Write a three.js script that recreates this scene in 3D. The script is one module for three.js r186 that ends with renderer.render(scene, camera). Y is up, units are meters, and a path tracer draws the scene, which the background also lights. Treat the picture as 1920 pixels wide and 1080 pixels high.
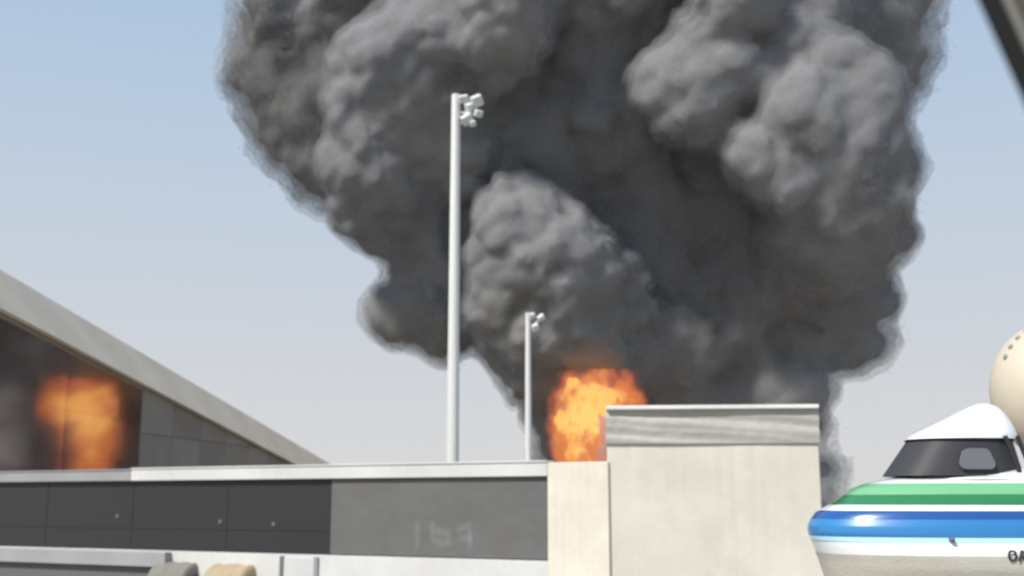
import * as THREE from 'three';
import { RoundedBoxGeometry } from 'three/addons/geometries/RoundedBoxGeometry.js';
import { mergeGeometries } from 'three/addons/utils/BufferGeometryUtils.js';
import { FontLoader } from 'three/addons/loaders/FontLoader.js';
import { RectAreaLightUniformsLib } from 'three/addons/lights/RectAreaLightUniformsLib.js';
import { TextGeometry } from 'three/addons/geometries/TextGeometry.js';

// ------------------------------------------------------------------ camera, sky, sun, exposure
const V = (x, y, z) => new THREE.Vector3(x, y, z);
const scene = new THREE.Scene();
const EYE = V(0, 2.8, 0), PITCH = THREE.MathUtils.degToRad(10.46);
const camera = new THREE.PerspectiveCamera(28, 1024 / 576, 0.1, 4000);
camera.position.copy(EYE);
camera.rotation.set(PITCH, 0, 0);
camera.focus = 7;                       // a phone held behind a window, focused short of the scene
camera.userData.fStop = 1.75;
camera.updateMatrixWorld(true);

const SUN = V(-0.48, 0.76, 0.46).normalize();
const sun = new THREE.DirectionalLight(new THREE.Color().setRGB(1, 0.95, 0.86), 5);
sun.name = 'sun';
sun.position.copy(SUN).multiplyScalar(250).add(V(0, 0, -70));
sun.target.position.set(0, 0, -70);
sun.castShadow = true;
Object.assign(sun.shadow.camera, { left: -90, right: 90, top: 90, bottom: -90, near: 1, far: 500 });
sun.shadow.mapSize.set(4096, 4096);
sun.shadow.radius = 8;                  // a hazy sun
scene.add(sun, sun.target);

const lin = (c) => { c /= 255; return c <= 0.04045 ? c / 12.92 : ((c + 0.055) / 1.055) ** 2.4; };
const rgb = (r, g, b) => new THREE.Color().setRGB(lin(r), lin(g), lin(b));
{ // hazy summer sky: white at the horizon, pale blue above
  const W = 512, H = 256, data = new Float32Array(W * H * 4);
  const stops = [[-90, 150, 148, 144], [-0.5, 205, 205, 203], [0, 217, 217, 216], [3, 214, 215, 217], [9, 203, 210, 219], [16, 190, 205, 222], [24, 173, 196, 223], [45, 138, 170, 214], [90, 108, 145, 198]];
  for (let r = 0; r < H; r++) for (let c = 0; c < W; c++) {
    const el = ((r + 0.5) / H - 0.5) * 180, az = ((c + 0.5) / W - 0.5) * 2 * Math.PI;
    let k = 0; while (k < stops.length - 2 && el > stops[k + 1][0]) k++;
    const t = THREE.MathUtils.clamp((el - stops[k][0]) / (stops[k + 1][0] - stops[k][0]), 0, 1);
    const e = el * Math.PI / 180, d = V(Math.cos(az) * Math.cos(e), Math.sin(e), Math.sin(az) * Math.cos(e));
    const cs = Math.max(0, d.dot(SUN)), glow = el > 0 ? 0.25 * cs ** 3 + 0.6 * cs ** 24 : 0;
    for (let i = 0; i < 3; i++) {
      const v = lin(stops[k][1 + i]) * (1 - t) + lin(stops[k + 1][1 + i]) * t;
      data[(r * W + c) * 4 + i] = v * (1 + glow * [1, 0.9, 0.72][i]);
    }
    data[(r * W + c) * 4 + 3] = 1;
  }
  const sky = new THREE.DataTexture(data, W, H, THREE.RGBAFormat, THREE.FloatType);
  sky.mapping = THREE.EquirectangularReflectionMapping;
  sky.minFilter = sky.magFilter = THREE.LinearFilter;
  sky.needsUpdate = true;
  scene.background = sky;
  scene.environment = sky;
}
const renderer = new THREE.WebGLRenderer({ antialias: true });
renderer.toneMapping = THREE.LinearToneMapping;
renderer.toneMappingExposure = 1.0;
renderer.shadowMap.enabled = true;
RectAreaLightUniformsLib.init();

// ------------------------------------------------------------------ helpers
let seed = 7;
const rnd = () => { seed = (seed * 1664525 + 1013904223) >>> 0; return seed / 4294967296; };
const F = 540 / Math.tan(THREE.MathUtils.degToRad(14));
function ray(px, py) {                    // direction through a point of the 1920 x 1080 photograph
  return V((px - 960) / F, (540 - py) / F, -1).applyAxisAngle(V(1, 0, 0), PITCH);
}
function P(px, py, depth) { const d = ray(px, py); return d.multiplyScalar(depth / -d.z).add(EYE); }
function hit(px, py, point, normal) {
  const d = ray(px, py), t = point.clone().sub(EYE).dot(normal) / d.dot(normal);
  return d.multiplyScalar(t).add(EYE);
}
const taken = {};
function numbered(n) { taken[n] = (taken[n] ?? -1) + 1; return taken[n] ? `${n}_${String(taken[n]).padStart(3, '0')}` : n; }
function thing(name, label, category, pos = V(0, 0, 0), group) {
  const o = new THREE.Group();
  o.name = numbered(name); o.position.copy(pos);
  Object.assign(o.userData, { label, category }, group ? { group } : {});
  scene.add(o); return o;
}
function part(name, geo, mat, parent, label) {
  const m = new THREE.Mesh(geo, mat);
  m.name = name; m.castShadow = m.receiveShadow = true;
  if (label) m.userData.label = label;
  parent.add(m); return m;
}
function vnoise2(x, y, s, per) {          // periodic value noise
  const h = (i, j) => { i = ((i % per) + per) % per; j = ((j % per) + per) % per; let n = (Math.imul(i, 374761393) + Math.imul(j, 668265263) + Math.imul(s, 974711)) | 0; n = Math.imul(n ^ (n >>> 13), 1274126177); return ((n ^ (n >>> 16)) >>> 0) / 4294967296; };
  const ix = Math.floor(x), iy = Math.floor(y), u = x - ix, v = y - iy, a = u * u * (3 - 2 * u), b = v * v * (3 - 2 * v);
  return (h(ix, iy) * (1 - a) + h(ix + 1, iy) * a) * (1 - b) + (h(ix, iy + 1) * (1 - a) + h(ix + 1, iy + 1) * a) * b;
}
function plasterMaps(s, amount, size = 256) { // weathered, slightly blotchy surface: colour factors and relief
  const c = new Uint8Array(size * size * 4), b = new Uint8Array(size * size * 4);
  for (let y = 0; y < size; y++) for (let x = 0; x < size; x++) {
    const f = (k, q) => vnoise2(x / size * k, y / size * k, s + q, k);
    const blot = 0.5 * f(3, 1) + 0.3 * f(8, 2) + 0.2 * f(24, 3), streak = vnoise2(x / size * 40, y / size * 3, s + 5, 120) * 0.6 + vnoise2(x / size * 90, y / size * 4, s + 6, 360) * 0.4, grit = f(128, 4);
    const v = 1 - amount * (0.75 * (1 - blot) + 0.35 * streak * f(4, 7)) - 0.03 * grit, i = (y * size + x) * 4;
    const g = (q) => 255 * Math.pow(q, 1 / 2.2); c[i] = g(v); c[i + 1] = g(v - amount * 0.03 * (1 - blot)); c[i + 2] = g(v - amount * 0.09 * (1 - blot)); c[i + 3] = 255;
    b[i] = b[i + 1] = b[i + 2] = 255 * (0.5 * f(64, 8) + 0.5 * grit); b[i + 3] = 255;
  }
  const tex = (d, srgb) => { const t = new THREE.DataTexture(d, size, size); t.wrapS = t.wrapT = THREE.RepeatWrapping; t.magFilter = THREE.LinearFilter; if (srgb) t.colorSpace = THREE.SRGBColorSpace; t.needsUpdate = true; return t; };
  return [tex(c, true), tex(b, false)];
}
const worn = [plasterMaps(11, 0.22), plasterMaps(57, 0.32)];
function mat(color, opt = {}) {
  const { wear, metres = 4, ...rest } = opt, m = new THREE.MeshStandardMaterial({ color, roughness: 0.85, ...rest });
  if (wear !== undefined) {
    const [c, b] = worn[wear].map((t) => { const q = t.clone(); q.repeat.set(1 / metres, 1 / metres); q.needsUpdate = true; return q; });
    m.map = c; m.bumpMap = b; m.bumpScale = 0.004;
  }
  return m;
}
function boxUV(g, w, h, d) {              // uv in metres by the face's main direction
  const p = g.attributes.position, n = g.attributes.normal, uv = new Float32Array(p.count * 2);
  for (let i = 0; i < p.count; i++) {
    const ax = Math.abs(n.getX(i)), ay = Math.abs(n.getY(i)), az = Math.abs(n.getZ(i));
    const [u, v] = ax > ay && ax > az ? [p.getZ(i), p.getY(i)] : ay > az ? [p.getX(i), p.getZ(i)] : [p.getX(i), p.getY(i)];
    uv[2 * i] = u; uv[2 * i + 1] = v;
  }
  g.setAttribute('uv', new THREE.BufferAttribute(uv, 2)); return g;
}
function slab(x0, x1, y0, y1, z0, z1, bevel = 0.015) {
  const w = x1 - x0, h = y1 - y0, d = z1 - z0;
  const g = bevel ? new RoundedBoxGeometry(w, h, d, 2, Math.min(bevel, w / 3, h / 3, d / 3)) : new THREE.BoxGeometry(w, h, d);
  g.translate((x0 + x1) / 2, (y0 + y1) / 2, (z0 + z1) / 2);
  return boxUV(g);
}
function polySlab(points, z0, z1, bevel = 0) {  // outline in x-y, thick along z
  const s = new THREE.Shape(points.map((p) => new THREE.Vector2(p[0], p[1])));
  const g = new THREE.ExtrudeGeometry(s, { depth: z1 - z0 - 2 * bevel, bevelEnabled: bevel > 0, bevelThickness: bevel, bevelSize: bevel, bevelOffset: -bevel, bevelSegments: 2 });
  g.translate(0, 0, z0 + bevel); return boxUV(g);
}

// ------------------------------------------------------------------ ground
{
  const g = new THREE.PlaneGeometry(3000, 3000); g.rotateX(-Math.PI / 2);
  const [c, b] = worn[1].map((t) => { const q = t.clone(); q.repeat.set(150, 150); q.needsUpdate = true; return q; });
  const m = new THREE.Mesh(g, new THREE.MeshStandardMaterial({ color: new THREE.Color().setRGB(0.31, 0.29, 0.255), roughness: 0.95, map: c, bumpMap: b, bumpScale: 0.01 }));
  m.name = 'ground'; m.userData.kind = 'structure'; m.userData.label = 'dusty pale concrete apron'; m.receiveShadow = true;
  scene.add(m);
}

// ------------------------------------------------------------------ low white building with the dark ribbon front
const A0 = P(1027, 942, 32.7), A1 = P(0, 942, 43.3);
const wallX = V(A0.x - A1.x, 0, A0.z - A1.z).normalize(), wallN = V(-wallX.z, 0, wallX.x);   // local x to the right, local z out of the wall
const M = {
  white: mat(new THREE.Color().setRGB(0.66, 0.655, 0.64), { wear: 0, metres: 5 }),
  cream: mat(new THREE.Color().setRGB(0.81, 0.755, 0.65), { wear: 1, metres: 5 }),
  creamCool: mat(new THREE.Color().setRGB(0.80, 0.76, 0.665), { wear: 1, metres: 7 }),
  greyMetal: mat(new THREE.Color().setRGB(0.33, 0.33, 0.335), { wear: 0, metres: 3, roughness: 0.6 }),
  concrete: mat(new THREE.Color().setRGB(0.34, 0.33, 0.31), { wear: 1, metres: 5 }),
  dark: mat(new THREE.Color().setRGB(0.03, 0.03, 0.032), { roughness: 0.5 }),
};
{
  const o = A1.clone().setY(0);
  const b = thing('low_building', 'long low white building with a dark window ribbon along its front', 'building', o);
  b.rotation.y = Math.atan2(-wallX.z, wallX.x);
  b.updateMatrixWorld(true);
  const L = (px, py) => b.worldToLocal(hit(px, py, A0, wallN));
  const xL = L(-60, 900).x, xR = L(1027, 900).x, xE = L(1141, 900).x, top = L(1027, 867).y, bt = L(1027, 893).y, bb = L(1027, 1052).y, xs = L(246, 900).x, xm = L(617, 950).x;
  part('wall', slab(xL, xR - 0.003, 0, bb, -0.35, 0, 0.012), M.white, b);
  part('pillar', slab(xR, xE, 0, top - 0.003, -0.35, 0.02, 0.02), M.cream, b, 'cream plastered end pillar');
  part('parapet', slab(xs, xR - 0.003, bt, top, -0.35, 0.03, 0.02), M.white, b, 'white parapet strip');
  part('parapet', slab(xL, xs - 0.006, bt, top - 0.03, -0.35, 0.03, 0.02), M.greyMetal, b, 'grey parapet strip');
  part('coping', slab(xs, xR, top + 0.003, top + 0.055, -0.42, 0.06, 0.015), M.white, b);
  part('coping', slab(xL, xs - 0.008, top - 0.027, top + 0.02, -0.42, 0.06, 0.015), M.greyMetal, b);
  part('roof', slab(xL, xE, top - 0.35, top - 0.2, -6, -0.36, 0), M.concrete, b);
  part('back_wall', slab(xL, xE, 0, top - 0.4, -6, -5.75, 0), M.white, b);
  // dark ribbon: glass panes set back behind slim posts
  const glass = new THREE.MeshPhysicalMaterial({ color: new THREE.Color().setRGB(0.036, 0.036, 0.038), roughness: 0.22, specularIntensity: 0.55 });
  const rail = mat(new THREE.Color().setRGB(0.026, 0.026, 0.027), { roughness: 0.5 });
  const panes = 4, w = (xm - xL) / panes;
  for (let i = 0; i < panes; i++) {
    const g = slab(xL + i * w + 0.03, xL + (i + 1) * w - 0.03, bb + 0.06, bt - 0.05, -0.16, -0.14, 0.004);
    part('glass_pane', g, glass, b);
    part('mullion', slab(xL + (i + 1) * w - 0.028, xL + (i + 1) * w + 0.028, bb + 0.06, bt - 0.05, -0.18, -0.125, 0.006), rail, b);
  }
  part('rail', slab(xL, xm, bt - 0.048, bt - 0.002, -0.18, -0.1, 0.006), rail, b);
  part('rail', slab(xL, xm, bb + 0.002, bb + 0.058, -0.18, -0.1, 0.006), rail, b);
  part('rail', slab(xL, xm, bb + 0.72, bb + 0.75, -0.138, -0.12, 0.004), rail, b);
  for (const [px, py] of [[215, 968], [408, 978], [508, 983]]) {
    const q = L(px, py), g = new THREE.CylinderGeometry(0.07, 0.075, 0.03, 20); g.rotateX(Math.PI / 2); g.translate(q.x, q.y, -0.122);
    part('lamp_reflection', g, mat(new THREE.Color().setRGB(0.12, 0.12, 0.12)), b);  // reflections of ceiling lamps in the glass, made as paler discs
  }
  // grey sign board with worn pale lettering strokes
  const cv = document.createElement('canvas'); cv.width = 1024; cv.height = 256;
  const c = cv.getContext('2d'); c.fillStyle = 'rgb(141,143,143)'; c.fillRect(0, 0, 1024, 256);
  for (let i = 0; i < 900; i++) { const v = 128 + Math.floor(rnd() * 30); c.fillStyle = `rgba(${v + 2},${v},${v - 3},0.10)`; const r = 10 + rnd() * 60; c.beginPath(); c.ellipse(rnd() * 1024, rnd() * 256, r * 1.6, r * 0.6, 0, 0, 7); c.fill(); }
  c.strokeStyle = 'rgba(205,208,210,0.065)'; c.lineCap = 'round';
  const sx = (px) => (px - 617) / (1027 - 617) * 1024, sy = (py) => (py - 895) / (1050 - 895) * 256;
  for (const s of [[[790, 986], [790, 1026]], [[818, 986], [820, 1014], [836, 1024], [850, 1018], [846, 1002], [826, 998]], [[868, 994], [886, 988], [888, 1026]], [[872, 1010], [888, 1012]]]) {
    for (const w of [9, 14, 19, 25, 32]) { c.lineWidth = w; c.beginPath(); s.forEach(([x, y], i) => (i ? c.lineTo(sx(x), sy(y)) : c.moveTo(sx(x), sy(y)))); c.stroke(); }
  }
  const tex = new THREE.CanvasTexture(cv); tex.colorSpace = THREE.SRGBColorSpace;
  const bg = slab(xm + 0.01, xR - 0.02, bb + 0.03, bt - 0.02, -0.15, -0.1, 0.008), up = bg.attributes.position, uu = bg.attributes.uv;
  for (let i = 0; i < up.count; i++) uu.setXY(i, (up.getX(i) - xm) / (xR - xm), (up.getY(i) - bb) / (bt - bb));
  part('sign_board', bg, new THREE.MeshStandardMaterial({ map: tex, color: new THREE.Color(0.44, 0.44, 0.44), roughness: 0.55 }), b, 'grey sign board with faded pale marks');
  // below the ribbon: shutter housing, two barrel awnings, door post and white door
  const xh = L(322, 1040).x;
  part('shutter_housing', slab(xL, xh, bb - 0.52, bb - 0.03, 0.003, 0.3, 0.03), mat(new THREE.Color().setRGB(0.36, 0.36, 0.365), { wear: 0, metres: 3, roughness: 0.6 }), b, 'grey metal shutter housing');
  part('shutter', slab(xL, xh - 0.1, 0.02, bb - 0.53, 0.003, 0.1, 0.01), mat(new THREE.Color().setRGB(0.12, 0.12, 0.12), { roughness: 0.6 }), b);
  const awning = (px0, px1, py, color, label, lobes) => {
    const q0 = L(px0, py), q1 = L(px1, py), W = q1.x - q0.x, R = 0.75, N = 40, K = 16, pos = [], idx = [], uv = [];
    for (let i = 0; i <= N; i++) for (let k = 0; k <= K; k++) {
      const u = i / N, a = k / K * Math.PI / 2, edge = Math.min(1, Math.min(u, 1 - u) / 0.12), e = Math.sqrt(1 - (1 - edge) ** 2), rr = R * (0.55 + 0.45 * e) * (1 - 0.05 * Math.abs(Math.sin(u * Math.PI * lobes)) ** 8);
      pos.push(q0.x + u * W, q0.y - R + rr * Math.cos(a), 0.01 + rr * Math.sin(a)); uv.push(u * W, a * R);
      if (i < N && k < K) { const a0 = i * (K + 1) + k, b0 = a0 + K + 1; idx.push(a0, a0 + 1, b0, b0, a0 + 1, b0 + 1); }
    }
    const g = new THREE.BufferGeometry(); g.setAttribute('position', new THREE.Float32BufferAttribute(pos, 3)); g.setAttribute('uv', new THREE.Float32BufferAttribute(uv, 2)); g.setIndex(idx); g.computeVertexNormals();
    part('awning', g, mat(color, { wear: 1, metres: 2 }), b, label);
  };
  awning(300, 374, 1052, new THREE.Color().setRGB(0.24, 0.23, 0.20), 'grey canvas barrel awning', 3);
  awning(402, 482, 1056, new THREE.Color().setRGB(0.46, 0.36, 0.24), 'tan canvas barrel awning', 2);
  const xd = L(530, 1060).x, xd2 = L(590, 1060).x;
  part('door_post', slab(xd - 0.07, xd + 0.07, 0, bb - 0.06, 0.003, 0.08, 0.01), mat(new THREE.Color().setRGB(0.16, 0.155, 0.15)), b);
  part('door', slab(xd + 0.075, xd2, 0, bb - 0.1, 0.003, 0.05, 0.012), mat(new THREE.Color().setRGB(0.6, 0.6, 0.6), { wear: 0 }), b, 'white metal door');
  part('door_post', slab(xd2 + 0.003, xd2 + 0.16, 0, bb - 0.06, 0.003, 0.07, 0.01), M.greyMetal, b);
}

// ------------------------------------------------------------------ taller cream block with a wrapped grey roof edge
{
  const D = 31.9, e = P(1140, 942, D), r = P(1533, 942, D), t = P(1340, 831, D), ct = P(1360, 765, D);
  const b = thing('cream_block', 'plain cream walled block with a wrinkled grey cladding sheet around its roof edge', 'building', V(e.x, 0, e.z));
  b.rotation.y = -0.086;
  const W = r.x - e.x, H = t.y, T = ct.y;
  part('wall', slab(0, W, 0, H, -6, 0, 0.03), M.creamCool, b);
  // cladding sheet: front and both sides, with soft diagonal folds
  const N = 260, K = 40, pos = [], uv = [], idx = [];
  const over = 0.07;
  for (let i = 0; i <= N; i++) for (let k = 0; k <= K; k++) {
    const s = i / N * (W + 2 * over + 6), v = k / K, y = H - 0.02 + (T - H) * v;
    const nz = vnoise2(s * 1.2, v * 2, 3, 400), q = s * 0.14 + v * 1.7 + 0.12 * nz;
    const ridge = (p) => { const f = p - Math.floor(p), t = f < 0.66 ? f / 0.66 : (1 - f) / 0.34; return t * t * (3 - 2 * t); };
    const fold = 0.036 * ridge(q * 1.0) + 0.014 * ridge(q * 1.9 + 0.3 * vnoise2(s * 0.8, 1, 9, 300)) + 0.012 * vnoise2(s * 6, v * 6, 21, 900);
    const out = over * 0.6 + fold * Math.sin(Math.PI * Math.min(0.94, v * 0.9 + 0.05)) ** 0.5;
    let x, z; const side = 0.02 + 0.3 * fold;
    if (s < 3) { x = -side; z = -3 + s; } else if (s > 3 + W + 2 * over) { x = W + side; z = -(s - 3 - W - 2 * over); } else { x = Math.min(W + side, Math.max(-side, s - 3 - over)); z = out; }
    pos.push(x, y, z); uv.push(s, y);
    if (i < N && k < K) { const a = i * (K + 1) + k, c = a + K + 1; idx.push(a, c, a + 1, c, c + 1, a + 1); }
  }
  const g = new THREE.BufferGeometry(); g.setAttribute('position', new THREE.Float32BufferAttribute(pos, 3)); g.setAttribute('uv', new THREE.Float32BufferAttribute(uv, 2)); g.setIndex(idx); g.computeVertexNormals();
  part('cladding_sheet', g, mat(new THREE.Color().setRGB(0.50, 0.485, 0.44), { wear: 0, metres: 3, roughness: 0.7 }), b, 'wrinkled grey sheet around the roof edge');
  part('edge_trim', slab(-0.02, W + 0.02, T - 0.06, T + 0.05, -5.95, 0.2, 0.02), mat(new THREE.Color().setRGB(0.85, 0.84, 0.8), { wear: 0 }), b, 'pale capping along the top');
  part('roof_slab', slab(0.003, W - 0.003, H + 0.003, T - 0.05, -5.9, -0.02, 0), M.concrete, b);
}

// ------------------------------------------------------------------ dark glazed hall with the sloping roof edge, far left
{
  const D1 = 54, ang = THREE.MathUtils.degToRad(8.2);
  const p0 = P(0, 585, D1), dir = V(Math.sin(ang), 0, -Math.cos(ang)), nrm = V(Math.cos(ang), 0, Math.sin(ang));  // along the front, away from the camera; out of the front
  const b = thing('glazed_hall', 'large hall at far left, grey sloping roof edge over dark mirror glass', 'building', V(p0.x, 0, p0.z));
  b.rotation.y = Math.atan2(-dir.z, dir.x); b.updateMatrixWorld(true);   // local x runs away from the camera, z points out of the front
  const L = (px, py) => b.worldToLocal(hit(px, py, p0, nrm));
  const RAKE = 0.75, back = p0.clone().addScaledVector(nrm, -1.62), Lb = (px, py) => b.worldToLocal(hit(px, py, back, nrm));   // the roof edge leans back
  const t0 = Lb(0, 500), t1 = Lb(628, 874), l0 = L(0, 585), l1 = L(545, 870);
  const topAt = (x) => t0.y + (t1.y - t0.y) * (x - t0.x) / (t1.x - t0.x), lowAt = (x) => l0.y + (l1.y - l0.y) * (x - l0.x) / (l1.x - l0.x);
  const xn = -5, xf = t1.x + 12, xg = L(250, 800).x;
  const sloped = (xa, xb, lo, hi, z0, z1, bevel) => polySlab([[xa, lo(xa)], [xb, lo(xb)], [xb, hi(xb)], [xa, hi(xa)]], z0, z1, bevel);
  const edge = sloped(xn, xf, lowAt, topAt, 0.02, 0.4, 0.02), ep = edge.attributes.position;
  for (let i = 0; i < ep.count; i++) if (ep.getZ(i) > 0.2) ep.setZ(i, ep.getZ(i) - Math.max(0, ep.getY(i) - lowAt(ep.getX(i))) * RAKE); else if (ep.getY(i) > lowAt(ep.getX(i)) + 0.5) ep.setZ(i, ep.getZ(i) - 2.4);
  edge.computeVertexNormals();
  part('roof_fascia', edge, mat(new THREE.Color().setRGB(0.9, 0.775, 0.6), { wear: 0, metres: 7 }), b, 'grey sloping roof edge');
  part('roof', sloped(xn, xf, (x) => topAt(x) - 0.5, (x) => topAt(x) - 0.1, -22, -2.45), M.concrete, b);
  part('inner_wall', sloped(xn, xf, () => 0, (x) => lowAt(x) - 0.05, -21, -0.12), mat(new THREE.Color().setRGB(0.05, 0.05, 0.05)), b);
  const mirror = new THREE.MeshPhysicalMaterial({ color: new THREE.Color().setRGB(0.62, 0.55, 0.54), metalness: 1, roughness: 0.08 });
  const piece = (name, xa, xb, ya, yb, z0, z1, m) => {
    const cut = (q) => Math.min(yb, lowAt(q) + 0.3);
    if (cut(xa) <= ya + 0.1) return;
    const p = part(name, polySlab([[xa, ya], [xb, ya], [xb, Math.max(ya + 0.02, cut(xb))], [xa, cut(xa)]], z0, z1), m, b);
    if (m === mirror) { p.geometry.translate(-(xa + xb) / 2, -(ya + yb) / 2, 0); p.position.set((xa + xb) / 2, (ya + yb) / 2, 0); p.rotation.set((rnd() - 0.5) * 0.008, (rnd() - 0.5) * 0.010, 0); }   // panes never hang quite true
  };
  const step = 2.9, rows = 2.5; let xe = xn;
  for (; xe < xg; xe += step) for (let y = 0; y < 12.5; y += rows) piece('glass_pane', xe + 0.004, xe + step - 0.004, y + 0.004, y + rows - 0.004, -0.1, -0.06, mirror);
  const clad = [0, 1, 2].map((k) => mat(new THREE.Color().setRGB(0.27 + 0.03 * k, 0.245 + 0.027 * k, 0.21 + 0.024 * k), { wear: 1, metres: 5, roughness: 0.6 }));
  let n = 0;
  for (let x = xe; x < xf - 1; x += 4.4) for (let y = 0; y < 12; y += 3.4, n++) piece('wall_panel', x + 0.02, Math.min(xf, x + 4.38), y + 0.02, y + 3.38, -0.1, -0.05 - 0.008 * (n % 2), clad[n % 3]);
}

// ------------------------------------------------------------------ fields and skins for smoke and fire
function hash3(i, j, k, s) { let n = (Math.imul(i, 374761393) + Math.imul(j, 668265263) + Math.imul(k, 1440662683) + Math.imul(s, 974711)) | 0; n = Math.imul(n ^ (n >>> 13), 1274126177); n = Math.imul(n ^ (n >>> 15), 2246822519); return (n ^ (n >>> 16)) >>> 0; }
function cell3(x, y, z, s) {              // squared distance to the nearest of one jittered point per cell
  const ix = Math.floor(x), iy = Math.floor(y), iz = Math.floor(z); let best = 9;
  for (let k = -1; k <= 1; k++) for (let j = -1; j <= 1; j++) for (let i = -1; i <= 1; i++) {
    const h = hash3(ix + i, iy + j, iz + k, s), dx = ix + i + (h & 1023) / 1023 - x, dy = iy + j + ((h >>> 10) & 1023) / 1023 - y, dz = iz + k + ((h >>> 20) & 1023) / 1023 - z, d = dx * dx + dy * dy + dz * dz;
    if (d < best) best = d;
  }
  return best;
}
function soft3(x, y, z, s) {              // value noise, -1..1
  const ix = Math.floor(x), iy = Math.floor(y), iz = Math.floor(z), u = x - ix, v = y - iy, w = z - iz, a = u * u * (3 - 2 * u), b = v * v * (3 - 2 * v), c = w * w * (3 - 2 * w);
  const h = (i, j, k) => hash3(ix + i, iy + j, iz + k, s) / 2147483648 - 1, l = (p, q, t) => p + (q - p) * t;
  return l(l(l(h(0, 0, 0), h(1, 0, 0), a), l(h(0, 1, 0), h(1, 1, 0), a), b), l(l(h(0, 0, 1), h(1, 0, 1), a), l(h(0, 1, 1), h(1, 1, 1), a), b), c);
}
class Field {
  constructor(lo, hi, cell) {
    this.lo = lo; this.cell = cell; this.n = hi.clone().sub(lo).divideScalar(cell).ceil(); this.nx = this.n.x; this.ny = this.n.y; this.nz = this.n.z;
    const N = this.nx * this.ny * this.nz; this.sum = new Float32Array(N); this.soft = new Float32Array(N); this.tint = new Float32Array(N); this.lump = new Float32Array(N);
  }
  puff(c, r, soft, tint, lump, sx = 1, sy = 1, sz = 1, k = 1.5) { // adds one rounded billow to a smooth union
    const { lo, cell, nx, ny, nz } = this, reach = 4.5, R = [r * sx + reach, r * sy + reach, r * sz + reach];
    const a = [c.x, c.y, c.z].map((v, i) => Math.max(0, Math.floor((v - R[i] - lo.getComponent(i)) / cell))), e = [c.x, c.y, c.z].map((v, i) => Math.min([nx, ny, nz][i] - 1, Math.ceil((v + R[i] - lo.getComponent(i)) / cell)));
    for (let z = a[2]; z <= e[2]; z++) for (let y = a[1]; y <= e[1]; y++) for (let x = a[0]; x <= e[0]; x++) {
      const dx = (lo.x + x * cell - c.x) / sx, dy = (lo.y + y * cell - c.y) / sy, dz = (lo.z + z * cell - c.z) / sz, d = Math.sqrt(dx * dx + dy * dy + dz * dz) - r;
      if (d > reach) continue;
      const w = Math.exp(-k * Math.max(d, -12)), i = (z * ny + y) * nx + x;
      this.sum[i] += w; this.soft[i] += w * soft; this.tint[i] += w * tint; this.lump[i] += w * lump;
    }
    this.k = k;
  }
  close(disturb) {                        // sum -> distance over softness, disturbed near the skin
    const { sum, soft, tint, lump, lo, cell, nx, ny, nz, k } = this;
    for (let z = 0, i = 0; z < nz; z++) for (let y = 0; y < ny; y++) for (let x = 0; x < nx; x++, i++) {
      const s = sum[i];
      if (s < 0.0013) { sum[i] = 40; soft[i] = 1; tint[i] = 1; continue; }
      const d = -Math.log(s) / k; soft[i] /= s; tint[i] /= s; lump[i] /= s;
      sum[i] = (d > -5 && d < 4.4 ? d + disturb(lo.x + x * cell, lo.y + y * cell, lo.z + z * cell, lump[i], soft[i]) : d) / soft[i];
    }
  }
  skin(iso, every = 1, colour, fray) {    // surface nets; fray: own disturbance of this skin
    let { sum, tint, lo } = this;
    if (fray) { const own = sum.slice(); for (let z = 0, i = 0; z < this.nz; z++) for (let y = 0; y < this.ny; y++) for (let x = 0; x < this.nx; x++, i++) if (Math.abs(sum[i] - iso) < 2.2) own[i] += fray(lo.x + x * this.cell, lo.y + y * this.cell, lo.z + z * this.cell); sum = own; }
    const S = every, cell = this.cell * S, nx = Math.floor((this.nx - 1) / S), ny = Math.floor((this.ny - 1) / S), nz = Math.floor((this.nz - 1) / S), NX = this.nx, NY = this.ny;
    const at = (x, y, z) => ((z * S) * NY + y * S) * NX + x * S, id = new Int32Array(nx * ny * nz).fill(-1), pos = [], col = [], idx = [], cn = new Float32Array(8);
    for (let z = 0; z < nz; z++) for (let y = 0; y < ny; y++) for (let x = 0; x < nx; x++) {
      let m = 0; const b = at(x, y, z);
      for (let c = 0; c < 8; c++) { cn[c] = sum[b + (c & 1) * S + ((c >> 1) & 1) * S * NX + (c >> 2) * S * NX * NY] - iso; if (cn[c] < 0) m |= 1 << c; }
      if (m === 0 || m === 255) continue;
      let px = 0, py = 0, pz = 0, q = 0;
      for (let c = 0; c < 8; c++) for (let ax = 1; ax < 8; ax <<= 1) {
        if (c & ax) continue; const d = c | ax; if ((cn[c] < 0) === (cn[d] < 0)) continue;
        const t = cn[c] / (cn[c] - cn[d]); q++;
        px += (c & 1) + (ax === 1 ? t : 0); py += ((c >> 1) & 1) + (ax === 2 ? t : 0); pz += (c >> 2) + (ax === 4 ? t : 0);
      }
      id[(z * ny + y) * nx + x] = pos.length / 3;
      const wx = lo.x + (x + px / q) * cell, wy = lo.y + (y + py / q) * cell, wz = lo.z + (z + pz / q) * cell;
      pos.push(wx, wy, wz); const cc = colour(wx, wy, wz, tint[b]); col.push(cc[0], cc[1], cc[2]);
    }
    const v = (x, y, z) => id[(z * ny + y) * nx + x];
    const quad = (a, b, c, d, flip) => { if (a < 0 || b < 0 || c < 0 || d < 0) return; flip ? idx.push(a, d, c, a, c, b) : idx.push(a, b, c, a, c, d); };
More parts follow.
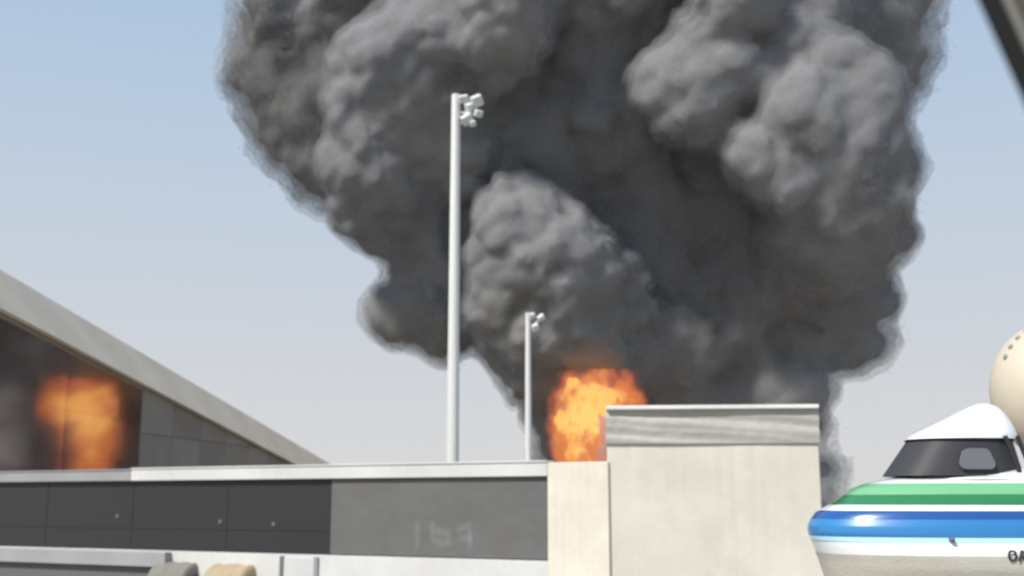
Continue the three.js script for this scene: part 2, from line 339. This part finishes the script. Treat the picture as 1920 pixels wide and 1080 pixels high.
    for (let z = 1; z < nz; z++) for (let y = 1; y < ny; y++) for (let x = 1; x < nx; x++) {
      const i = at(x, y, z), s0 = sum[i] < iso;
      const sx = sum[i + S] < iso, sy = sum[i + S * NX] < iso, sz = sum[i + S * NX * NY] < iso;
      if (s0 !== sx) quad(v(x, y - 1, z - 1), v(x, y, z - 1), v(x, y, z), v(x, y - 1, z), !s0);
      if (s0 !== sy) quad(v(x - 1, y, z - 1), v(x - 1, y, z), v(x, y, z), v(x, y, z - 1), !s0);
      if (s0 !== sz) quad(v(x - 1, y - 1, z), v(x, y - 1, z), v(x, y, z), v(x - 1, y, z), !s0);
    }
    const g = new THREE.BufferGeometry();
    g.setAttribute('position', new THREE.Float32BufferAttribute(pos, 3)); g.setAttribute('color', new THREE.Float32BufferAttribute(col, 3)); g.setIndex(idx); g.computeVertexNormals();
    return g;
  }
}

// ------------------------------------------------------------------ smoke plume
const SMOKE_D = 110, FIRE_D = 104, PX = SMOKE_D / F;
{
  const f = new Field(V(-33, -0.5, -148), V(48, 56, -76), 0.29);
  // [photo x, photo y, radius in photo pixels, metres nearer (+) or farther (-), softness, tone, lumpiness]
  const billows = [
    // far left, old soft smoke behind; tone darkened to mark the dark gap
    [560, 40, 118, -19, 0.75, 0.8, 0.8], [520, 140, 92, -19, 0.8, 0.8, 0.8], [575, 235, 88, -18, 0.75, 0.8, 0.8], [610, 320, 66, -17, 0.7, 0.8, 0.7], [650, 110, 130, -21, 0.6, 0.8, 0.7], [500, -70, 90, -19, 0.8, 0.8, 0.8], [600, -110, 130, -19, 0.8, 0.8, 0.8], [640, 250, 90, -20, 0.6, 0.8, 0.6],
    [690, 20, 120, -16, 0.4, 0.8, 0.8], [740, -40, 110, -13, 0.4, 0.8, 0.8], [670, 180, 80, -15, 0.4, 0.8, 0.7],
    // big bright left shoulder
    [712, 140, 78, 6, 0.14, 1, 1], [700, 215, 62, 6, 0.14, 1, 1], [790, 85, 84, 5, 0.14, 1, 1], [870, 50, 92, 5, 0.16, 1, 1], [945, 10, 90, 6, 0.16, 1, 1], [690, 305, 72, 6, 0.14, 1, 1], [705, 385, 82, 3, 0.14, 1, 1], [780, 210, 84, 4, 0.14, 1, 1], [960, -90, 130, 5, 0.2, 1, 1], [820, 300, 120, 0, 0.15, 1, 1], [860, 150, 90, 2, 0.15, 1, 1], [930, 90, 80, 7, 0.15, 1, 1],
    // left underside and tail
    [775, 462, 56, 0, 0.2, 1, 1], [800, 548, 46, -1, 0.24, 1, 1], [745, 592, 36, -1, 0.26, 1, 0.7], [830, 590, 50, -2, 0.28, 1, 1], [860, 500, 80, -2, 0.22, 1, 1], [870, 610, 38, -3, 0.28, 1, 0.8],
    // hollow middle
    [900, 300, 100, -4, 0.2, 1, 0.8], [1000, 230, 120, -5, 0.25, 1, 0.7], [1130, 260, 160, -7, 0.3, 1, 0.6], [1060, 90, 120, -4, 0.25, 1, 0.8], [1180, 90, 130, -6, 0.3, 1, 0.6], [1130, -40, 150, -2, 0.3, 1, 0.8], [1250, 330, 130, -8, 0.3, 1, 0.5], [1200, 440, 140, -9, 0.3, 1, 0.5], [1010, 370, 110, -6, 0.3, 1, 0.7],
    // fresh column above the fire, nearest
    [960, 410, 44, 7, 0.11, 1, 1.1], [1025, 412, 44, 7, 0.11, 1, 1.1], [960, 490, 64, 6, 0.11, 1, 1.1], [1040, 500, 78, 7, 0.11, 1, 1.2], [1110, 530, 70, 6, 0.12, 1, 1.2], [1160, 570, 52, 4, 0.14, 1, 1], [950, 570, 62, 5, 0.13, 1, 1.1], [1000, 610, 72, 6, 0.13, 1, 1.1], [1090, 620, 80, 6, 0.14, 1, 1.1], [950, 640, 46, 4, 0.16, 1, 1], [1005, 690, 44, 4, 0.2, 1, 1], [1080, 690, 52, -1, 0.22, 1, 0.8], [1150, 665, 60, 0, 0.22, 1, 0.8], [1040, 770, 36, -3, 0.3, 1, 0.6], [1045, 850, 26, -3, 0.45, 1, 0.5],
    // right-hand bright billows
    [1390, 10, 62, 8, 0.16, 1, 0.9], [1310, 100, 48, 6, 0.16, 1, 0.8], [1400, 140, 68, 7, 0.15, 1, 0.8], [1495, 105, 58, 6, 0.15, 1, 0.7], [1560, 165, 72, 8, 0.16, 1, 0.8], [1630, 195, 54, 9, 0.18, 1, 0.8], [1265, 185, 62, 7, 0.2, 1, 0.8], [1310, 225, 42, 8, 0.18, 1, 0.8], [1500, 215, 70, 10, 0.18, 1, 0.8], [1430, 295, 44, 10, 0.16, 1, 0.7], [1470, 330, 56, 10, 0.2, 1, 0.8], [1590, 280, 78, 10, 0.22, 1, 0.9], [1650, 320, 46, 7, 0.3, 1, 0.8], [1560, 480, 78, 2, 0.28, 1, 0.8], [1640, 440, 48, 3, 0.3, 1, 0.8], [1490, 480, 60, 0, 0.28, 1, 0.7], [1600, 390, 82, 8, 0.28, 1, 0.9], [1530, 420, 80, 6, 0.25, 1, 0.8], [1480, 30, 90, -2, 0.3, 1, 0.8], [1390, 250, 80, -4, 0.3, 1, 0.4],
    // far right soft smoke behind
    [1660, 40, 86, -10, 0.75, 1, 0.7], [1660, 130, 76, -10, 0.7, 1, 0.7], [1580, 60, 110, -9, 0.6, 1, 0.7], [1650, -70, 110, -10, 0.8, 1, 0.8], [1500, -90, 140, -6, 0.5, 1, 0.8], [1330, -90, 140, 0, 0.3, 1, 0.9],
    // dark right belly
    [1370, 400, 120, -8, 0.3, 1, 0.5], [1430, 490, 140, -8, 0.3, 1, 0.5], [1520, 540, 100, -7, 0.3, 1, 0.6], [1580, 570, 70, -6, 0.36, 1, 0.8], [1600, 640, 36, -5, 0.4, 1, 0.7], [1320, 590, 120, -9, 0.3, 1, 0.5], [1430, 620, 100, -9, 0.3, 1, 0.5], [1240, 660, 90, -3, 0.25, 1, 0.6], [1520, 640, 56, -8, 0.36, 1, 0.7], [1260, 770, 80, -6, 0.3, 1, 0.6], [1370, 740, 80, -8, 0.3, 1, 0.6], [1460, 730, 60, -5, 0.32, 1, 0.7], [1500, 745, 34, -2, 0.35, 1.25, 0.7], [1528, 800, 24, -4, 0.7, 1.2, 0.4], [1538, 880, 23, -4, 0.75, 1.2, 0.4], [1536, 950, 22, -4, 0.75, 1.2, 0.4], [1420, 850, 70, -5, 0.3, 1, 0.6], [1250, 880, 70, -5, 0.3, 1, 0.6],
    // overhead, above the frame
    [700, -160, 150, -4, 0.5, 1, 0.8], [900, -230, 190, 0, 0.4, 1, 0.9], [1150, -220, 180, 0, 0.4, 1, 0.9], [1400, -240, 190, -2, 0.4, 1, 0.9],
  ];
  for (const [x, y, r, near, soft0, puffTone, lump] of billows) {
    const soft = soft0 < 0.3 ? soft0 * 1.2 + 0.06 : soft0;
    const D = SMOKE_D - near * 0.9 - (480 - y) * 0.012, rr = r * PX * D / SMOKE_D;
    const c = P(x, y, D), R = Math.max(0.6, rr - (soft > 0.4 ? soft * 1.2 : 0));
    f.puff(c, R * 0.93, soft, puffTone, lump);
    for (let i = 0, kids = soft > 0.65 && R < 1.6 ? 0 : R > 1.6 ? 11 : 5; i < kids; i++) {           // smaller billows that push out of the big one, mostly upwards and outwards
      const d = V(rnd() * 2 - 1, rnd() * 2 - 0.75, rnd() * 2 - 0.55).normalize(), q = R * (0.22 + 0.24 * rnd());
      f.puff(c.clone().addScaledVector(d, R - q * 0.62), q, soft, puffTone * (0.93 + 0.14 * rnd()), lump);
    }
  }
  f.close((x, y, z, lump, soft) => {
    const wx = x + 0.9 * soft3(x * 0.22, y * 0.22, z * 0.22, 71), wy = y + 0.9 * soft3(x * 0.22, y * 0.22, z * 0.22, 72), wz = z + 0.9 * soft3(x * 0.22, y * 0.22, z * 0.22, 73);
    const a = cell3(wx / 5.2, wy / 5.2, wz / 5.2, 1), b = cell3(wx / 2.5, wy / 2.5, wz / 2.5, 2), c = cell3(wx / 1.25, wy / 1.25, wz / 1.25, 3);
    const fine = soft > 0.4 ? 0.5 : 1;
    return Math.max(lump, 0.75) * (1.3 * (a - 0.35) + 1.2 * (b - 0.35) * (0.6 + 0.4 * fine) + 0.55 * fine * (c - 0.35)) + soft * 0.8 * soft3(x * 0.5, y * 0.5, z * 0.5, 5);
  });
  const shade = (x, y, z, t) => { const v = t * (1 + 0.10 * soft3(x * 0.16, y * 0.16, z * 0.16, 31)); const b = 0.06 * THREE.MathUtils.smoothstep(soft3(x * 0.11, y * 0.11, z * 0.11, 33), 0, 0.8); return [v * (1 + b * 0.6), v, v * (1 - b)]; };
  const plume = thing('smoke_plume', 'huge billowing dark grey smoke plume rising above the fire', 'smoke', V(0, 0, 0));
  const base = { color: new THREE.Color().setRGB(0.30, 0.30, 0.307), roughness: 1, vertexColors: true };
  const dense = new THREE.MeshPhysicalMaterial({ ...base, specularIntensity: 0 }), thin = new THREE.MeshPhysicalMaterial({ ...base, specularIntensity: 0, transparent: true, opacity: 0.15 });
  let tris = 0;
  const g0 = f.skin(0, 1, shade); tris += g0.index.count / 3;
  part('smoke_body', g0, dense, plume);
  for (let i = 1; i <= 5; i++) { const g = f.skin(i * 0.6, i > 1 ? 2 : 1, shade, (x, y, z) => 0.6 * soft3(x * 0.45, y * 0.45, z * 0.45, 200 + i) + 0.5 * soft3(x * 1.1, y * 1.1, z * 1.1, 300 + i)); tris += g.index.count / 3; part('smoke_veil', g, thin, plume); }
  { // loose sooty flakes that thin out away from the dense smoke: the soft rim
    const pos = [], { lo, cell, nx, ny, nz, sum, soft } = f, a = V(), e1 = V(), e2 = V();
    for (let z = 0, i = 0; z < nz; z++) for (let y = 0; y < ny; y++) for (let x = 0; x < nx; x++, i++) {
      const q = sum[i]; if (q < -0.4 || q > 4.5) continue;
      const w = soft[i], px = lo.x + x * cell, py = lo.y + y * cell, pz = lo.z + z * cell;
      const body = 0.75 + 0.45 * soft3(px * 0.55, py * 0.55, pz * 0.55, 401) + 0.35 * soft3(px * 1.3, py * 1.3, pz * 1.3, 402);
      let n = Math.max(0, body) * (w > 0.36 ? 26 : 17) / (0.15 + w) * Math.exp(-q * 0.5) * (1 - q / 4.5) * cell ** 3; n = Math.floor(n) + (rnd() < n % 1 ? 1 : 0);
      const size = 0.12 + 0.14 * w;
      for (let k = 0; k < n; k++) {
        a.set(px + rnd() * cell, py + rnd() * cell, pz + rnd() * cell);
        e1.set(rnd() - 0.5, rnd() - 0.5, rnd() - 0.5).normalize(); e2.set(rnd() - 0.5, rnd() - 0.5, rnd() - 0.5).cross(e1).normalize();
        for (const [u, v] of [[-0.6, -0.5], [0.6, -0.5], [0, 0.7]]) pos.push(a.x + size * (u * e1.x + v * e2.x), a.y + size * (u * e1.y + v * e2.y), a.z + size * (u * e1.z + v * e2.z));
      }
    }
    const g = new THREE.BufferGeometry(); g.setAttribute('position', new THREE.Float32BufferAttribute(pos, 3));
    tris += pos.length / 9;
    const flakes = part('smoke_flakes', g, new THREE.MeshPhysicalMaterial({ color: base.color, roughness: 1, specularIntensity: 0, side: THREE.DoubleSide, transparent: true, opacity: 0.3 }), plume);
    flakes.userData.kind = 'stuff';
  }
  console.log('smoke triangles', tris);
}

// ------------------------------------------------------------------ fire
{
  const f = new Field(V(1, -1, -109), V(15, 14.5, -97), 0.13);
  const tongues = [[1088, 1000, 42], [1088, 940, 42], [1090, 890, 40], [1086, 850, 38], [1080, 815, 36], [1084, 780, 34], [1098, 750, 34], [1122, 738, 32], [1146, 738, 26], [1164, 746, 18], [1176, 750, 8], [1075, 740, 16], [1130, 715, 16]];
  for (const [x, y, r] of tongues) f.puff(P(x, y, FIRE_D - 1), r * FIRE_D / F * 0.8, 1, 1, 1, 1, 1, 0.6, 1.6);
  f.close((x, y, z) => {
    const w = 0.9 * soft3(x * 0.6, y * 0.35, z * 0.6, 91), a = cell3((x + w) / 1.5, (y - w) / 2.4, z / 1.5, 92), b = cell3((x - w) / 0.75, y / 1.2, z / 0.75, 93);
    return 1.5 * (a - 0.4) + 0.75 * (b - 0.35);
  });
  const fire = thing('fire', 'bright orange fireball burning behind the cream block below the smoke', 'fire', P(1090, 1000, FIRE_D).setY(0));
  const mix = (a, b, t) => a.map((v, i) => v + (b[i] - v) * t);
  const heart = P(1100, 782, FIRE_D - 1);                       // hottest here, cooler and sootier outwards
  const tone = (lo, hi, s) => (x, y, z) => mix(lo, hi, THREE.MathUtils.smoothstep(0.8 - 0.36 * Math.hypot(x - heart.x, (y - heart.y) * 0.75) + 0.75 * soft3(x * 0.75, y * 0.5, z * 0.75, s) + 0.55 * soft3(x * 1.9, y * 1.2, z * 1.9, s + 1), -0.35, 0.45));
  const skin = (iso, lo, hi, s, opacity, name) => {
    const g = f.skin(iso, 1, tone(lo, hi, s)); g.translate(-fire.position.x, -fire.position.y, -fire.position.z);
    const m = part(name, g, new THREE.MeshBasicMaterial({ vertexColors: true, transparent: opacity < 1, opacity }), fire); m.castShadow = false; return m;
  };
  skin(-0.3, [0.95, 0.28, 0.05], [2.2, 1.32, 0.26], 11, 1, 'flame_core');
  skin(-0.12, [0.9, 0.28, 0.08], [1.25, 0.6, 0.17], 21, 0.26, 'flame');
  skin(0.12, [0.8, 0.24, 0.11], [1.0, 0.44, 0.24], 31, 0.24, 'flame_veil');
  skin(0.38, [0.6, 0.13, 0.08], [0.9, 0.32, 0.2], 41, 0.24, 'flame_veil');
  skin(0.7, [0.20, 0.08, 0.055], [0.40, 0.17, 0.11], 51, 0.2, 'flame_veil');
  const lamp = new THREE.RectAreaLight(new THREE.Color().setRGB(1, 0.42, 0.12), 0.4, 5, 4);   // the glow that the flames throw up into the smoke
  lamp.name = 'fire_light'; lamp.position.copy(P(1110, 690, FIRE_D)); lamp.lookAt(lamp.position.clone().add(V(0.1, 1, -0.4)));
  scene.add(lamp);
}

// ------------------------------------------------------------------ floodlight masts
const mastPaint = mat(new THREE.Color().setRGB(0.74, 0.735, 0.71), { wear: 0, metres: 3, roughness: 0.55 });
const lampGlass = new THREE.MeshPhysicalMaterial({ color: new THREE.Color().setRGB(0.55, 0.6, 0.58), roughness: 0.15, clearcoat: 0.6 });
function bar(a, b, r, seg = 10) { const c = new THREE.LineCurve3(a, b); return new THREE.TubeGeometry(c, 1, r, seg, false); }
function mast(px, pyTop, D, rTop, rBase, lamps, arms, label) {
  const t = P(px, pyTop, D), o = thing('floodlight_mast', label, 'floodlight mast', V(t.x, 0, t.z), 'floodlight masts'), H = t.y, u = D / F;
  const pole = new THREE.CylinderGeometry(rTop, rBase, H, 36, 24); pole.translate(0, H / 2, 0);
  part('pole', pole, mastPaint, o);
  const cap = new THREE.SphereGeometry(rTop * 1.02, 28, 10, 0, Math.PI * 2, 0, Math.PI / 2); cap.scale(1, 0.35, 1); cap.translate(0, H, 0);
  part('cap', cap, mastPaint, o);
  part('base_plate', slab(-rBase * 1.8, rBase * 1.8, 0, 0.06, -rBase * 1.8, rBase * 1.8), M.greyMetal, o);
  for (const [x0, y0, x1, y1] of arms) part('arm', bar(V(x0 * u, H - y0 * u, 0), V(x1 * u, H - y1 * u, 0.02), 0.05), mastPaint, o);
  for (const [dx, dy, w, h, roll, yaw] of lamps) {
    const g = new RoundedBoxGeometry(w * u, h * u, 0.32, 3, 0.06), l = part('floodlight', g, mastPaint, o);
    l.position.set(dx * u, H - dy * u, 0.05); l.rotation.set(0.5, yaw, roll);
    const q = new RoundedBoxGeometry(w * u * 0.8, h * u * 0.8, 0.03, 2, 0.01); q.translate(0, 0, 0.165);
    part('lens', q, lampGlass, l);
  }
  return o;
}
mast(855, 179, 50, 0.2, 0.29, [[14, 8, 20, 15, 0.1, 0.3], [41, 12, 22, 22, 0.3, 0.5], [26, 26, 14, 18, 0.2, 0.9], [44, 38, 16, 14, -0.3, 0.3], [22, 50, 22, 20, 0.45, 0.5], [33, 58, 12, 12, 0.2, 0.3]],
  [[0, 10, 46, 14], [0, 34, 46, 40], [2, 58, 34, 52], [30, 14, 30, 56]], 'tall white floodlight mast with a cluster of lamps, standing behind the low building');
mast(990, 588, 78, 0.17, 0.25, [[8, 4, 10, 9, 0.1, 0.3], [25, 8, 13, 11, 0.5, 0.5], [14, 27, 12, 13, 0.2, 0.4]],
  [[0, 6, 20, 7], [2, 30, 26, 8]], 'shorter farther floodlight mast with a forked lamp arm, just left of the fire');

// ------------------------------------------------------------------ striped vehicle with rounded nose, right
{
  const D = 18, u = D / F, c0 = P(1520, 942, D), o = thing('parked_aircraft', 'white rounded aircraft nose with green and blue stripes and dark cockpit windows', 'aircraft', V(c0.x, 0, c0.z));
  o.rotation.y = 0.06;
  const yOf = (py) => P(1600, py, D).y, xOf = (px) => (px - 1520) * u;
  // hull: plan outline at each height; the nose tip follows the side profile
  const prof = [[1200, 1560], [1120, 1553], [1080, 1546], [1048, 1537], [1030, 1530], [1010, 1522], [998, 1519], [985, 1520], [972, 1525], [960, 1535], [954, 1545], [946, 1560], [938, 1576], [926, 1590], [915, 1606], [905, 1632], [897, 1668], [889, 1722], [883, 1790], [880, 1850]];
  const tip = (py) => { let k = 0; while (k < prof.length - 2 && py < prof[k + 1][0]) k++; const [a, xa] = prof[k], [b, xb] = prof[k + 1], t = (py - a) / (b - a); return xa + (xb - xa) * t; };
  const wide = [[1200, 1.25], [1100, 1.42], [1060, 1.5], [1038, 1.5], [1024, 1.47], [1004, 1.38], [980, 1.33], [958, 1.27], [944, 1.24], [925, 1.18], [905, 1.09], [890, 1.0], [880, 0.92]];
  const halfW = (py) => { let k = 0; while (k < wide.length - 2 && py < wide[k + 1][0]) k++; const [a, p] = wide[k], [b, q] = wide[k + 1]; return p + (q - p) * (py - a) / (b - a); };
  const LEN = 7;
  function shell(pyTop, pyBot, grow0, rows = 24, swell = 0) {
    const N = 90, pos = [], idx = [], uv = [];
    for (let k = 0; k <= rows; k++) {
      const grow = grow0 + swell * Math.sin(Math.PI * k / rows), py = pyBot + (pyTop - pyBot) * k / rows, y = yOf(py), W = halfW(py) + grow, x0 = xOf(tip(py)) - grow, taper = 3.1 + Math.max(0, (950 - py) / 60) * 1.0;
      for (let i = 0; i <= N; i++) {
        const a = (i / N - 0.5) * 2, s = Math.sign(a) * Math.min(1, Math.abs(a) * 1.5), th = s * Math.PI / 2, ex = Math.max(0, Math.abs(a) - 2 / 3) * 3;
        const bow = Math.sign(Math.sin(th)) * Math.abs(Math.sin(th)) ** 0.86;
        pos.push(x0 + taper * (1 - Math.cos(th)) + ex * (LEN - taper), y, -W * bow * -1); uv.push(i / N * 8, y);
        if (i < N && k < rows) { const p = k * (N + 1) + i, q = p + N + 1; idx.push(p, p + 1, q, q, p + 1, q + 1); }
      }
    }
    const g = new THREE.BufferGeometry(); g.setAttribute('position', new THREE.Float32BufferAttribute(pos, 3)); g.setAttribute('uv', new THREE.Float32BufferAttribute(uv, 2)); g.setIndex(idx); g.computeVertexNormals(); return g;
  }
  const gloss = (r, g, b, rough = 0.22) => new THREE.MeshPhysicalMaterial({ color: new THREE.Color().setRGB(r, g, b), roughness: rough, clearcoat: 0.7, clearcoatRoughness: 0.12 });
  const white = gloss(0.82, 0.83, 0.83), hull = part('fuselage', shell(880, 1200, 0, 120), white, o);
  part('green_stripe_sheen', shell(907, 927.5, 0.006, 20, 0.012), gloss(0.17, 0.44, 0.21, 0.3), o);  // sky sheen on the upper green stripe, painted as a paler band
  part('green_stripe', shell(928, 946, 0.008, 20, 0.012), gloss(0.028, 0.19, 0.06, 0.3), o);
  part('blue_stripe_shade', shell(957, 972, 0.006, 20, 0.006), gloss(0.015, 0.085, 0.30, 0.25), o);  // shade along the curved top of the blue stripe, painted in
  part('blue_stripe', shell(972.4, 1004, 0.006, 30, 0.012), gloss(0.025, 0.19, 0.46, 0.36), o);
  part('blue_stripe_highlight', shell(1004.4, 1013, 0.006, 8), gloss(0.45, 0.70, 0.86, 0.25), o);  // highlight under the blue stripe, painted as a light band
  part('skirt', shell(1036, 1199, 0.008, 30), mat(new THREE.Color().setRGB(0.56, 0.53, 0.46), { wear: 0, metres: 2, roughness: 0.6 }), o, 'grey beige lower body');
  // deck closing the top of the hull
  {
    const g = new THREE.SphereGeometry(1, 40, 12, 0, Math.PI * 2, 0, Math.PI / 2); g.scale(1.35, 0.1, 0.9); g.translate(xOf(1800) + 0.45, yOf(884) - 0.13, 0);
    part('deck', g, white, o);
  }
  // cabin: windows band and domed roof
  const cx = xOf(1800), ring = (pyB, pyT, lB, rB, lT, rT, d, grow) => {
    const N = 72, K = 10, pos = [], idx = [];
    for (let k = 0; k <= K; k++) for (let i = 0; i <= N; i++) {
      const t = k / K, th = i / N * Math.PI * 2, l = xOf(lB + (lT - lB) * t) - grow, r = xOf(rB + (rT - rB) * t) + grow, m = (l + r) / 2, h = (r - l) / 2, sq = 0.86;
      const cxs = Math.sign(Math.cos(th)) * Math.abs(Math.cos(th)) ** sq, sn = Math.sign(Math.sin(th)) * Math.abs(Math.sin(th)) ** sq;
      pos.push(m + h * cxs, yOf(pyB + (pyT - pyB) * t), (d * (1 - 0.16 * t) + grow) * sn);
      if (i < N && k < K) { const p = k * (N + 1) + i, q = p + N + 1; idx.push(p, q, p + 1, q, q + 1, p + 1); }
    }
    const g = new THREE.BufferGeometry(); g.setAttribute('position', new THREE.Float32BufferAttribute(pos, 3)); g.setIndex(idx); g.computeVertexNormals(); return g;
  };
  const smoked = new THREE.MeshPhysicalMaterial({ color: new THREE.Color().setRGB(0.05, 0.05, 0.055), roughness: 0.5, specularIntensity: 0.35 });
  const win = part('cockpit_window', ring(893, 818, 1664, 1918, 1720, 1900, 0.72, 0), smoked, o, 'dark wraparound cockpit window');
  const pil = mat(new THREE.Color().setRGB(0.02, 0.02, 0.022), { roughness: 0.5 });
  for (const [pb, pt] of [[1880, 1862], [1903, 1885]]) {
    const q = bar(V(xOf(pb), yOf(893), 0.7), V(xOf(pt), yOf(820), 0.6), 0.035); part('window_post', q, pil, win);
  }
  part('window_header', ring(827, 816, 1713, 1902, 1722, 1899, 0.72 * 0.87, 0.02), pil, win);
  {  // pale plate on the cockpit glass, standing in for a reflection there
    const sh = new THREE.Shape(), w = 0.27, h = 0.15, q = 0.1;
    sh.moveTo(-w + q, -h); sh.lineTo(w - q, -h); sh.quadraticCurveTo(w, -h, w - 0.01, -h + q); sh.lineTo(w - 0.05, h - q); sh.quadraticCurveTo(w - 0.06, h, w - 0.06 - q, h); sh.lineTo(-w + 0.1 + q, h); sh.quadraticCurveTo(-w + 0.06, h, -w + 0.04, h - q); sh.lineTo(-w, -h + q); sh.quadraticCurveTo(-w, -h, -w + q, -h);
    const g = new THREE.ExtrudeGeometry(sh, { depth: 0.02, bevelEnabled: true, bevelSize: 0.008, bevelThickness: 0.008, bevelSegments: 2, curveSegments: 8 }); g.rotateX(-0.14); g.translate(xOf(1800), yOf(863), 0.71);
    part('glass_reflection', g, new THREE.MeshPhysicalMaterial({ color: new THREE.Color().setRGB(0.15, 0.155, 0.175), roughness: 0.3 }), win, 'pale reflection shape on the cockpit glass');
  }
  { // roof shell
    const N = 72, K = 24, pos = [], idx = [], roof = [[824, 1709, 1912], [814, 1719, 1911], [802, 1742, 1908], [790, 1768, 1903], [779, 1792, 1897], [769, 1812, 1890], [762, 1829, 1882], [757.5, 1841, 1872], [755.5, 1849, 1864], [755, 1855, 1858]];
    for (let k = 0; k <= K; k++) {
      const t = k / K * (roof.length - 1), j = Math.min(roof.length - 2, Math.floor(t)), s = t - j, [py, l, r] = roof[j].map((v, i) => v + (roof[j + 1][i] - v) * s), h = (r - l) / 2 * u, m = xOf((l + r) / 2), d = 0.64 * (h / (101.5 * u)) ** 0.75, ed = k === 0 ? 0.0 : 0;
      for (let i = 0; i <= N; i++) {
        const th = i / N * Math.PI * 2, sq = 0.85, cs = Math.sign(Math.cos(th)) * Math.abs(Math.cos(th)) ** sq, sn = Math.sign(Math.sin(th)) * Math.abs(Math.sin(th)) ** sq;
        pos.push(m + (h + ed) * cs, yOf(py), d * sn);
        if (i < N && k < K) { const p = k * (N + 1) + i, q = p + N + 1; idx.push(p, q, p + 1, q, q + 1, p + 1); }
      }
    }
    const g = new THREE.BufferGeometry(); g.setAttribute('position', new THREE.Float32BufferAttribute(pos, 3)); g.setIndex(idx); g.computeVertexNormals();
    part('crown', g, gloss(0.86, 0.86, 0.86), o, 'white domed crown above the cockpit');
  }
  // small dark fitting under the blue stripe, and two round dark characters on the skirt
  o.updateMatrixWorld(true);
  const onSide = (px, py) => {           // a point on the near flank
    const q = V(0, 0, 1.4);
    for (let i = 0; i < 6; i++) {
      const w = hit(px, py, o.localToWorld(q.clone()), V(0, 0, 1)); o.worldToLocal(w);
      const c = 1 - Math.max(0, w.x - xOf(tip(py))) / 3.1, th = Math.acos(THREE.MathUtils.clamp(c, 0, 1)); q.set(w.x, w.y, halfW(py) * Math.sin(th) ** 0.86);
    }
    return q;
  };
  const q = onSide(1783, 1012), kn = new THREE.CapsuleGeometry(0.035, 0.06, 4, 12); kn.rotateX(Math.PI / 2); kn.translate(q.x, q.y, q.z + 0.03);
  part('side_fitting', kn, mat(new THREE.Color().setRGB(0.12, 0.12, 0.14), { roughness: 0.5 }), o);
  const font = await new FontLoader().loadAsync('fonts/droid/droid_sans_bold.typeface.json');
  const ink = mat(new THREE.Color().setRGB(0.05, 0.035, 0.03), { roughness: 0.6 });
  for (const [ch, px] of [['O', 1887], ['A', 1907]]) {
    const t = new TextGeometry(ch, { font, size: 0.15, depth: 0.012, curveSegments: 8 }), s = onSide(px, 1052); t.translate(s.x, s.y, s.z + 0.03);
    part('lettering', t, ink, o);
  }
}

// ------------------------------------------------------------------ beige tank behind the vehicle
{
  const D = 30, u = D / F, c = P(1980, 733, D), o = thing('storage_tank', 'beige rounded tank top with dark lugs, cut by the right edge above the aircraft', 'tank', V(c.x, 0, c.z));
  const R = 116 * u, g = new THREE.SphereGeometry(R, 64, 40); g.scale(1, 1.12, 1); g.translate(0, c.y, 0);
  const paint = mat(new THREE.Color().setRGB(0.66, 0.58, 0.46), { wear: 0, metres: 3, roughness: 0.5 });
  const lugPaint = mat(new THREE.Color().setRGB(0.32, 0.30, 0.28));
  part('tank_shell', g, paint, o);
  for (const a of [0.5, 0.68, 0.86, 1.04]) {
    const h = new THREE.CylinderGeometry(0.06, 0.07, 0.09, 16); h.rotateZ(Math.PI / 2 - 0); const m = part('lug', h, lugPaint, o);
    m.position.set(-R * Math.cos(a) * 0.985, c.y + R * Math.sin(a) * 1.1, 0.35); m.rotation.z = -a;
  }
  const leg = new THREE.CylinderGeometry(0.55, 0.75, c.y - R * 0.9, 32); leg.translate(0, (c.y - R * 0.9) / 2, 0);
  part('column', leg, paint, o);
}

// ------------------------------------------------------------------ window pillar of the vehicle the picture was taken from
{
  const D = 1.5, a = P(1752, -200, D), b = P(2048, 455, D), o = thing('window_pillar', 'dark slanting car window pillar with black rubber seal, cutting the top right corner', 'window frame', a);
  const ax = b.clone().sub(a), len = ax.length(), x = ax.clone().normalize(), view = a.clone().add(b).multiplyScalar(0.5).sub(EYE).normalize(), up = V().crossVectors(view, x).normalize(), z = V().crossVectors(x, up).normalize();
  o.quaternion.setFromRotationMatrix(new THREE.Matrix4().makeBasis(x, up, z)); o.updateMatrixWorld(true);
  const s = Math.sign(o.worldToLocal(P(1985, 0, D)).y), px = D / F * 0.91;       // side of the line that is inside the car
  const strip = (p0, p1, thick, back, m, name, label) => { const y0 = Math.min(s * p0, s * p1) * px, y1 = Math.max(s * p0, s * p1) * px, g = new RoundedBoxGeometry(len, y1 - y0, thick, 4, Math.min((y1 - y0) / 2.2, thick / 2.2)); g.translate(len / 2, (y0 + y1) / 2, back); part(name, boxUV(g), m, o, label); };
  strip(-9, 36, 0.026, 0, mat(new THREE.Color().setRGB(0.005, 0.005, 0.006), { roughness: 0.9 }), 'rubber_seal', 'black rubber seal');
  strip(35, 55, 0.022, 0.006, mat(new THREE.Color().setRGB(0.22, 0.21, 0.19), { roughness: 0.7 }), 'trim_strip', 'grey trim strip');
  strip(54, 330, 0.036, 0.012, mat(new THREE.Color().setRGB(0.10, 0.09, 0.08), { roughness: 0.9 }), 'pillar_cover', 'dark brown pillar cover');
}

renderer.render(scene, camera);
